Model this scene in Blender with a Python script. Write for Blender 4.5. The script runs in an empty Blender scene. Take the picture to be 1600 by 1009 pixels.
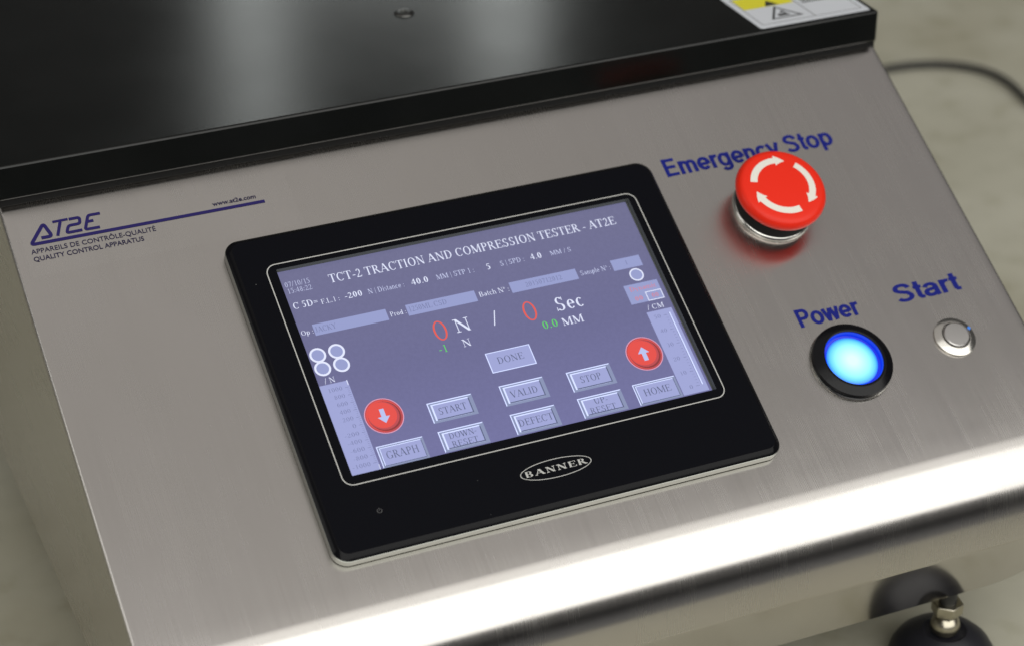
import bpy, bmesh, math, random
from mathutils import Vector, Matrix
random.seed(7)
C = bpy.context.scene.collection
sc = bpy.context.scene
R = math.radians
MM = 0.001

# ------------------------------------------------------------------ camera
# the machine's own frame: x along its width, y to its back, z up, origin on the bench
cam_d = bpy.data.cameras.new("camera"); cam = bpy.data.objects.new("camera", cam_d); C.objects.link(cam)
rot = Matrix(((0.9174108307, 0.2011024334, -0.3433877968),
              (-0.3979209754, 0.4548507841, -0.7967243322),
              (-0.0040329935, 0.8675647385, 0.4973079122)))
cam.matrix_world = Matrix.Translation(Vector((-0.30120577, -0.71402728, 0.62109246))) @ rot.to_4x4()
cam_d.sensor_width = 36.0; cam_d.lens = 78.6
cam_d.clip_start = 0.01; cam_d.clip_end = 60
cam_d.dof.use_dof = True; cam_d.dof.focus_distance = 0.885; cam_d.dof.aperture_fstop = 8.0
sc.camera = cam

# ------------------------------------------------------------------ room light
w = bpy.data.worlds.new("World"); sc.world = w; w.use_nodes = True
bg = w.node_tree.nodes["Background"]
bg.inputs[0].default_value = (0.97, 0.95, 0.93, 1); bg.inputs[1].default_value = 0.07
sc.view_settings.view_transform = 'Standard'; sc.view_settings.look = 'None'
sc.view_settings.exposure = 0.0; sc.view_settings.gamma = 1.0
sc.view_settings.use_curve_mapping = False

def area(name, loc, target, sx, sy, power, col=(1, 1, 1)):
    d = bpy.data.lights.new(name, 'AREA'); d.shape = 'RECTANGLE'; d.size = sx; d.size_y = sy
    d.energy = power; d.color = col
    o = bpy.data.objects.new(name, d); C.objects.link(o)
    o.location = loc
    o.rotation_euler = (Vector(target) - Vector(loc)).to_track_quat('-Z', 'Y').to_euler()
    return o
# wall of bright windows on the operator's side
area("window_light", (0.35, -1.73, 1.31), (0.35, 0, 0.12), 4.4, 2.28, 72, (1.0, 0.99, 0.95))
area("upper_fill_light", (0.35, -0.80, 2.30), (0.35, 0, 0.12), 4.4, 0.62, 8.5, (1.0, 0.99, 0.95))  # dimmer lamp added above the windows to soften the bend's highlight
# pale lit ceiling of the workshop
area("ceiling_light", (-0.75, 0.15, 2.9), (-0.75, 0.15, 0), 3.9, 2.7, 12.9, (1.0, 0.955, 0.91))
area("ceiling_light", (2.15, 0.15, 2.9), (2.15, 0.15, 0), 1.9, 2.7, 3.9, (1.0, 0.955, 0.94))
# fill light added at the left to brighten the folded edge and side wall
area("side_fill_light", (-3.0, 0.3, 1.3), (0, 0.1, 0.2), 1.6, 1.8, 13, (1.0, 0.99, 0.95))
# tall narrow windows at the far side of the workshop, mirrored in the black plate
area("far_window_light", (0.71, 2.75, 1.45), (0, 0.15, 0.24), 0.11, 1.3, 1.0, (0.95, 1, 0.97))
area("far_window_light", (1.10, 2.55, 1.12), (0, 0.15, 0.24), 0.11, 0.62, 0.6, (0.95, 1, 0.97))
area("far_window_light", (0.91, 2.65, 0.90), (0, 0.15, 0.24), 0.32, 0.60, 0.9, (0.95, 1, 0.97))

# ------------------------------------------------------------------ materials
def newmat(name):
    m = bpy.data.materials.new(name); m.use_nodes = True
    return m, m.node_tree, m.node_tree.nodes["Principled BSDF"]
def simple(name, col, rough=0.5, metal=0.0, spec=0.5, coat=0.0):
    m, nt, p = newmat(name)
    p.inputs["Base Color"].default_value = (*col, 1); p.inputs["Roughness"].default_value = rough
    p.inputs["Metallic"].default_value = metal; p.inputs["Specular IOR Level"].default_value = spec
    p.inputs["Coat Weight"].default_value = coat; p.inputs["Coat Roughness"].default_value = 0.08
    return m
def emis(name, col, strength=1.0, rough=0.35, spec=0.3):
    m, nt, p = newmat(name)
    p.inputs["Base Color"].default_value = (0.01, 0.01, 0.012, 1); p.inputs["Roughness"].default_value = rough
    p.inputs["Specular IOR Level"].default_value = spec
    p.inputs["Emission Color"].default_value = (*col, 1); p.inputs["Emission Strength"].default_value = strength
    return m
def N(nt, t, **kw):
    n = nt.nodes.new(t)
    for k, v in kw.items(): setattr(n, k, v)
    return n
def ramp(nt, stops):
    r = N(nt, 'ShaderNodeValToRGB'); e = r.color_ramp.elements
    e[0].position, e[0].color = stops[0][0], (*stops[0][1], 1)
    e[1].position, e[1].color = stops[-1][0], (*stops[-1][1], 1)
    for p_, c_ in stops[1:-1]:
        q = e.new(p_); q.color = (*c_, 1)
    return r

def brushed_steel(name, base=(0.60, 0.575, 0.55), rough=0.245, aniso=0.82, streak=0.28):
    """UV: u along the width in metres, v along the brushing in metres."""
    m, nt, p = newmat(name); L = nt.links.new
    uv = N(nt, 'ShaderNodeUVMap'); uv.uv_map = "uv"
    def noise(sx, sy, det, rough_):
        mp = N(nt, 'ShaderNodeMapping'); mp.inputs['Scale'].default_value = (sx, sy, 1)
        L(uv.outputs[0], mp.inputs[0])
        n = N(nt, 'ShaderNodeTexNoise'); n.inputs['Scale'].default_value = 1.0
        n.inputs['Detail'].default_value = det; n.inputs['Roughness'].default_value = rough_
        L(mp.outputs[0], n.inputs['Vector']); return n
    fine = noise(1800, 12, 2, 0.5)      # single scratches of the brushing
    mid = noise(90, 1.0, 2, 0.5)         # bands left by the belt
    cloud = noise(14, 9, 3, 0.55)
    mix = N(nt, 'ShaderNodeMath', operation='MULTIPLY_ADD'); mix.inputs[1].default_value = 0.62
    L(fine.outputs['Fac'], mix.inputs[0])
    m2 = N(nt, 'ShaderNodeMath', operation='MULTIPLY'); m2.inputs[1].default_value = 0.38
    L(mid.outputs['Fac'], m2.inputs[0]); L(m2.outputs[0], mix.inputs[2])
    cr = ramp(nt, [(0.30, tuple(c * (1 - 0.10 * streak) for c in base)), (0.5, base), (0.70, tuple(min(1, c * (1 + 0.08 * streak)) for c in base))])
    L(mix.outputs[0], cr.inputs[0])
    cc = ramp(nt, [(0.3, (0.94, 0.94, 0.93)), (0.7, (1.0, 1.0, 1.0))]); L(cloud.outputs['Fac'], cc.inputs[0])
    mul = N(nt, 'ShaderNodeMixRGB', blend_type='MULTIPLY'); mul.inputs[0].default_value = 1
    L(cr.outputs[0], mul.inputs[1]); L(cc.outputs[0], mul.inputs[2]); L(mul.outputs[0], p.inputs['Base Color'])
    mr = N(nt, 'ShaderNodeMapRange'); mr.inputs[1].default_value = 0.3; mr.inputs[2].default_value = 0.7
    mr.inputs[3].default_value = rough * 0.86; mr.inputs[4].default_value = rough * 1.14
    sm = noise(30, 22, 4, 0.6)                        # wiped smears and finger marks
    sr = ramp(nt, [(0.45, (1, 1, 1)), (0.75, (1.22, 1.22, 1.22))]); L(sm.outputs['Fac'], sr.inputs[0])
    rm = N(nt, 'ShaderNodeMath', operation='MULTIPLY')
    L(mix.outputs[0], mr.inputs[0]); L(mr.outputs[0], rm.inputs[0]); L(sr.outputs[0], rm.inputs[1]); L(rm.outputs[0], p.inputs['Roughness'])
    bp = N(nt, 'ShaderNodeBump'); bp.inputs['Strength'].default_value = 0.02 * streak; bp.inputs['Distance'].default_value = 0.0004
    L(fine.outputs['Fac'], bp.inputs['Height']); L(bp.outputs[0], p.inputs['Normal'])
    p.inputs['Metallic'].default_value = 1.0
    p.inputs['Anisotropic'].default_value = aniso
    tg = N(nt, 'ShaderNodeTangent'); tg.direction_type = 'UV_MAP'; tg.uv_map = "uv"
    L(tg.outputs[0], p.inputs['Tangent'])
    p.inputs['Anisotropic Rotation'].default_value = 0.0
    return m
STEEL = brushed_steel("brushed_steel")
STEEL_LIP = brushed_steel("brushed_steel_lip", rough=0.10, aniso=0.3, streak=0.3)

def black_paint():
    m, nt, p = newmat("black_powder_coat"); L = nt.links.new
    tc = N(nt, 'ShaderNodeTexCoord')
    n = N(nt, 'ShaderNodeTexNoise'); n.inputs['Scale'].default_value = 900; n.inputs['Detail'].default_value = 3
    L(tc.outputs['Object'], n.inputs['Vector'])
    n2 = N(nt, 'ShaderNodeTexNoise'); n2.inputs['Scale'].default_value = 25; n2.inputs['Detail'].default_value = 5
    L(tc.outputs['Object'], n2.inputs['Vector'])
    cr = ramp(nt, [(0.35, (0.0025, 0.003, 0.0025)), (0.7, (0.0045, 0.005, 0.0045))]); L(n2.outputs['Fac'], cr.inputs[0])
    L(cr.outputs[0], p.inputs['Base Color'])
    mr = N(nt, 'ShaderNodeMapRange'); mr.inputs[3].default_value = 0.15; mr.inputs[4].default_value = 0.2
    L(n2.outputs['Fac'], mr.inputs[0]); L(mr.outputs[0], p.inputs['Roughness'])
    b = N(nt, 'ShaderNodeBump'); b.inputs['Strength'].default_value = 0.04; b.inputs['Distance'].default_value = 0.0003
    L(n.outputs['Fac'], b.inputs['Height']); L(b.outputs[0], p.inputs['Normal'])
    p.inputs['Specular IOR Level'].default_value = 0.35
    return m
BLACK_PAINT = black_paint()

def bezel_plastic():
    m, nt, p = newmat("bezel_film"); L = nt.links.new
    tc = N(nt, 'ShaderNodeTexCoord')
    n = N(nt, 'ShaderNodeTexNoise'); n.inputs['Scale'].default_value = 1500; n.inputs['Detail'].default_value = 2
    L(tc.outputs['Object'], n.inputs['Vector'])
    sp = N(nt, 'ShaderNodeTexVoronoi'); sp.inputs['Scale'].default_value = 160      # sparse dust specks
    L(tc.outputs['Object'], sp.inputs['Vector'])
    gt = N(nt, 'ShaderNodeMath', operation='LESS_THAN'); gt.inputs[1].default_value = 0.035
    L(sp.outputs['Distance'], gt.inputs[0])
    wn = N(nt, 'ShaderNodeSeparateColor'); L(sp.outputs['Color'], wn.inputs[0])
    g2 = N(nt, 'ShaderNodeMath', operation='GREATER_THAN'); g2.inputs[1].default_value = 0.9
    L(wn.outputs[0], g2.inputs[0])
    mm = N(nt, 'ShaderNodeMath', operation='MULTIPLY'); L(gt.outputs[0], mm.inputs[0]); L(g2.outputs[0], mm.inputs[1])
    mx = N(nt, 'ShaderNodeMixRGB'); mx.inputs[1].default_value = (0.0035, 0.0037, 0.0055, 1); mx.inputs[2].default_value = (0.09, 0.09, 0.09, 1)
    L(mm.outputs[0], mx.inputs[0]); L(mx.outputs[0], p.inputs['Base Color'])
    b = N(nt, 'ShaderNodeBump'); b.inputs['Strength'].default_value = 0.15; b.inputs['Distance'].default_value = 0.0001
    L(n.outputs['Fac'], b.inputs['Height']); L(b.outputs[0], p.inputs['Normal'])
    p.inputs['Roughness'].default_value = 0.4; p.inputs['Specular IOR Level'].default_value = 0.04
    return m
BEZEL = bezel_plastic()
GLOSS_BLACK = simple("gloss_black_plastic", (0.004, 0.004, 0.005), 0.16, spec=0.12)
RIM = simple("satin_rim", (0.27, 0.275, 0.25), 0.3, metal=1.0)
GASKET = simple("gasket_rubber", (0.01, 0.01, 0.01), 0.7)
WHITE_INK = simple("white_ink", (0.42, 0.42, 0.40), 0.5)
GREY_INK = simple("grey_ink", (0.07, 0.07, 0.07), 0.5)
BLUE_INK = simple("blue_ink", (0.004, 0.009, 0.16), 0.5, spec=0.2)
NAVY_INK = simple("navy_ink", (0.018, 0.013, 0.095), 0.5, spec=0.15)
DARK_INK = simple("dark_navy_ink", (0.016, 0.013, 0.045), 0.5, spec=0.15)
WELL = simple("screen_edge_grey", (0.10, 0.11, 0.10), 0.6)
RED = simple("red_plastic", (0.74, 0.022, 0.007), 0.36, spec=0.25)
WHITE = simple("white_paint", (0.72, 0.69, 0.62), 0.5)
CHROME = simple("polished_metal", (0.72, 0.71, 0.67), 0.16, metal=1.0)
SATIN = simple("satin_metal", (0.50, 0.485, 0.47), 0.34, metal=1.0)
RUBBER = simple("black_rubber", (0.012, 0.012, 0.016), 0.42, spec=0.45)
CABLE = simple("cable_rubber", (0.005, 0.005, 0.005), 0.5)
STICKER_WHITE = simple("sticker_white", (0.62, 0.64, 0.68), 0.4)
STICKER_YELLOW = simple("sticker_yellow", (0.72, 0.66, 0.03), 0.4)
STICKER_BLACK = simple("sticker_black", (0.02, 0.02, 0.02), 0.5)
STICKER_BLUE = simple("sticker_blue", (0.03, 0.03, 0.3), 0.5)
BLACK_FLAT = simple("matt_black", (0.006, 0.006, 0.006), 0.7, spec=0.2)

# what the display shows (it gives off its own light)
def display_mat():
    m, nt, p = newmat("display_backlight"); L = nt.links.new
    tc = N(nt, 'ShaderNodeTexCoord')
    n = N(nt, 'ShaderNodeTexNoise'); n.inputs['Scale'].default_value = 700; n.inputs['Detail'].default_value = 1
    L(tc.outputs['Object'], n.inputs['Vector'])
    cr = ramp(nt, [(0.3, (0.142, 0.142, 0.285)), (0.7, (0.15, 0.15, 0.30))]); L(n.outputs['Fac'], cr.inputs[0])
    sx = N(nt, 'ShaderNodeSeparateXYZ'); L(tc.outputs['Generated'], sx.inputs[0])   # viewing-angle colour shift painted into the emission
    g = ramp(nt, [(0.0, (1.06, 1.06, 1.16)), (0.45, (0.93, 0.93, 0.96)), (1.0, (1.0, 1.0, 0.92))]); L(sx.outputs['Y'], g.inputs[0])
    mu = N(nt, 'ShaderNodeMixRGB', blend_type='MULTIPLY'); mu.inputs[0].default_value = 1; L(cr.outputs[0], mu.inputs[1]); L(g.outputs[0], mu.inputs[2])
    L(mu.outputs[0], p.inputs['Emission Color']); p.inputs['Emission Strength'].default_value = 1.0
    p.inputs['Base Color'].default_value = (0.01, 0.01, 0.012, 1)
    p.inputs['Roughness'].default_value = 0.3; p.inputs['Specular IOR Level'].default_value = 0.35
    return m
D_BG = display_mat()
D_FIELD = emis("display_field", (0.30, 0.335, 0.60))
D_KEY = emis("display_key", (0.34, 0.37, 0.66))
D_LIGHT = emis("display_light", (0.72, 0.80, 1.15))
D_MIDL = emis("display_mid_light", (0.48, 0.54, 0.86))
D_LOW = emis("display_low", (0.24, 0.28, 0.45))
D_SHADE = emis("display_shade", (0.09, 0.11, 0.21))
D_WHITE = emis("display_white", (0.78, 0.82, 1.0))
D_DIM = emis("display_dim_white", (0.58, 0.62, 0.86))
D_TEXT = emis("display_dark_text", (0.10, 0.12, 0.22))
D_FAINT = emis("display_faint_text", (0.17, 0.19, 0.36))
D_RED = emis("display_red", (0.80, 0.10, 0.07))
D_REDK = emis("display_red_key", (0.78, 0.07, 0.055))
D_REDD = emis("display_dark_red", (0.25, 0.028, 0.03))
D_REDM = emis("display_mid_red", (0.50, 0.06, 0.07))
D_PINK = emis("display_pink", (0.75, 0.35, 0.50))
D_PINKT = emis("display_pink_text", (0.62, 0.22, 0.30))
D_GREEN = emis("display_green", (0.11, 0.70, 0.10))

def bench_mat():
    m, nt, p = newmat("mottled_concrete"); L = nt.links.new
    tc = N(nt, 'ShaderNodeTexCoord')
    def noise(s, d=4):
        n = N(nt, 'ShaderNodeTexNoise'); n.inputs['Scale'].default_value = s; n.inputs['Detail'].default_value = d
        L(tc.outputs['Object'], n.inputs['Vector']); return n
    a = noise(7.0, 5); b = noise(42, 5); c = noise(3.0, 2)
    r1 = ramp(nt, [(0.32, (0.37, 0.35, 0.265)), (0.5, (0.43, 0.415, 0.33)), (0.7, (0.48, 0.465, 0.38))])
    L(a.outputs['Fac'], r1.inputs[0])
    r2 = ramp(nt, [(0.30, (0.72, 0.70, 0.60)), (0.46, (0.98, 0.98, 0.98)), (0.7, (1.08, 1.08, 1.08))])
    L(b.outputs['Fac'], r2.inputs[0])
    mu = N(nt, 'ShaderNodeMixRGB', blend_type='MULTIPLY'); mu.inputs[0].default_value = 0.5
    L(r1.outputs[0], mu.inputs[1]); L(r2.outputs[0], mu.inputs[2]); L(mu.outputs[0], p.inputs['Base Color'])
    p.inputs['Roughness'].default_value = 0.6
    return m
BENCH = bench_mat()
FLOORM = simple("dark_floor", (0.12, 0.122, 0.135), 0.7)

# ------------------------------------------------------------------ frames
PHI = R(29.5)
cp, sp_ = math.cos(PHI), math.sin(PHI)
C0 = Vector((0, 0, 173.0))
HP = -6.0                                   # height of the steel sheet below the touch screen's face
def P(u, v, h=0.0):                          # slanted panel frame, mm -> world, m
    return Vector((u, v * cp - h * sp_, v * sp_ + h * cp)) * MM + C0 * MM
def W(x, y, z): return Vector((x, y, z)) * MM

# ------------------------------------------------------------------ mesh builder
class MB:
    def __init__(s, fr=P): s.v = []; s.f = []; s.m = []; s.fr = fr; s.sm = set(); s.uv = {}
    def vert(s, a, b, c): s.v.append(s.fr(a, b, c)); return len(s.v) - 1
    def face(s, idx, m=0, smooth=False):
        s.f.append(tuple(idx)); s.m.append(m)
        if smooth: s.sm.add(len(s.f) - 1)
    def poly(s, pts, h, m=0):                # flat polygon at height h
        s.face([s.vert(x, y, h) for x, y in pts], m)
    def prism(s, pts, h0, h1, m=0, bottom=False):
        n = len(pts)
        a = [s.vert(x, y, h0) for x, y in pts]; b = [s.vert(x, y, h1) for x, y in pts]
        s.face(b, m)
        if bottom: s.face(a[::-1], m)
        for i in range(n): s.face((a[i], a[(i + 1) % n], b[(i + 1) % n], b[i]), m)
    def box(s, x0, x1, y0, y1, z0, z1, m=0):
        s.prism([(x0, y0), (x1, y0), (x1, y1), (x0, y1)], z0, z1, m, True)
    def loft(s, loops, m=0, closed=True, cap0=False, cap1=False, smooth=True, mats=None):
        ids = [[s.vert(*p) for p in lp] for lp in loops]
        n = len(ids[0])
        for k in range(len(ids) - 1):
            for i in range(n if closed else n - 1):
                j = (i + 1) % n
                s.face((ids[k][i], ids[k][j], ids[k + 1][j], ids[k + 1][i]), mats[k] if mats else m, smooth)
        if cap0: s.face(ids[0][::-1], m)
        if cap1: s.face(ids[-1], mats[-1] if mats else m)
        return ids
    def lathe(s, cx, cy, prof, m=0, n=64, cap=True, mats=None):   # prof: (radius, height)
        loops = [[(cx + r * math.cos(2 * math.pi * i / n), cy + r * math.sin(2 * math.pi * i / n), h) for i in range(n)] for r, h in prof]
        s.loft(loops, m, True, False, cap, True, mats)
    def build(s, name, mats, parent=None, sharp=35, bevel=None, recenter=True):
        me = bpy.data.meshes.new(name)
        c = Vector((0, 0, 0))
        if recenter and s.v:
            lo = Vector([min(v[i] for v in s.v) for i in range(3)]); hi = Vector([max(v[i] for v in s.v) for i in range(3)])
            c = (lo + hi) / 2
        me.from_pydata([v - c for v in s.v], [], s.f)
        mats = mats if isinstance(mats, (list, tuple)) else [mats]
        for mt in mats: me.materials.append(mt)
        for p_, mi in zip(me.polygons, s.m): p_.material_index = mi
        bm = bmesh.new(); bm.from_mesh(me); bmesh.ops.remove_doubles(bm, verts=bm.verts, dist=1e-7)
        bm.to_mesh(me); bm.free()
        if s.sm:
            for p_ in me.polygons: p_.use_smooth = True
            me.set_sharp_from_angle(angle=R(sharp))
        o = bpy.data.objects.new(name, me); C.objects.link(o)
        place(o, c, parent)
        if bevel:
            b = o.modifiers.new("bevel", 'BEVEL'); b.width = bevel * MM; b.segments = 3; b.limit_method = 'ANGLE'; b.angle_limit = R(40)
            for p_ in me.polygons: p_.use_smooth = True
            me.set_sharp_from_angle(angle=R(60))
        return o
world_loc = {}
def place(o, c, parent):
    world_loc[o.name] = Vector(c)
    if parent is not None:
        o.parent = parent; o.location = Vector(c) - world_loc[parent.name]
    else: o.location = c

def rrect(u0, u1, v0, v1, r, n=8):
    pts = []
    for cx, cy, a0 in ((u1 - r, v1 - r, 0), (u0 + r, v1 - r, 90), (u0 + r, v0 + r, 180), (u1 - r, v0 + r, 270)):
        for i in range(n + 1):
            a = R(a0 + 90 * i / n); pts.append((cx + r * math.cos(a), cy + r * math.sin(a)))
    return pts
def ins(u0, u1, v0, v1, r, d, n=8): return rrect(u0 + d, u1 - d, v0 + d, v1 - d, max(r - d, 0.05), n)
def at_h(pts, h): return [(x, y, h) for x, y in pts]

def circ(cx, cy, r, n=40, a0=0, a1=360):
    k = n if a1 - a0 >= 360 else n + 1
    return [(cx + r * math.cos(R(a0 + (a1 - a0) * i / n)), cy + r * math.sin(R(a0 + (a1 - a0) * i / n))) for i in range(k)]
def ring(mb, cx, cy, ro, ri, h, m=0, n=40, ryo=None, ryi=None, a0=0, a1=360):
    ryo = ryo or ro; ryi = ryi or ri
    k = n if a1 - a0 >= 360 else n + 1
    A = [mb.vert(cx + ro * math.cos(R(a0 + (a1 - a0) * i / n)), cy + ryo * math.sin(R(a0 + (a1 - a0) * i / n)), h) for i in range(k)]
    B = [mb.vert(cx + ri * math.cos(R(a0 + (a1 - a0) * i / n)), cy + ryi * math.sin(R(a0 + (a1 - a0) * i / n)), h) for i in range(k)]
    for i in range(n if k == n else n): 
        j = (i + 1) % k
        if k != n and i == n: break
        mb.face((A[i], A[j], B[j], B[i]), m)

def tag(o, label=None, cat=None, group=None, kind=None):
    if label: o['label'] = label
    if cat: o['category'] = cat
    if group: o['group'] = group
    if kind: o['kind'] = kind
    return o

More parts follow.
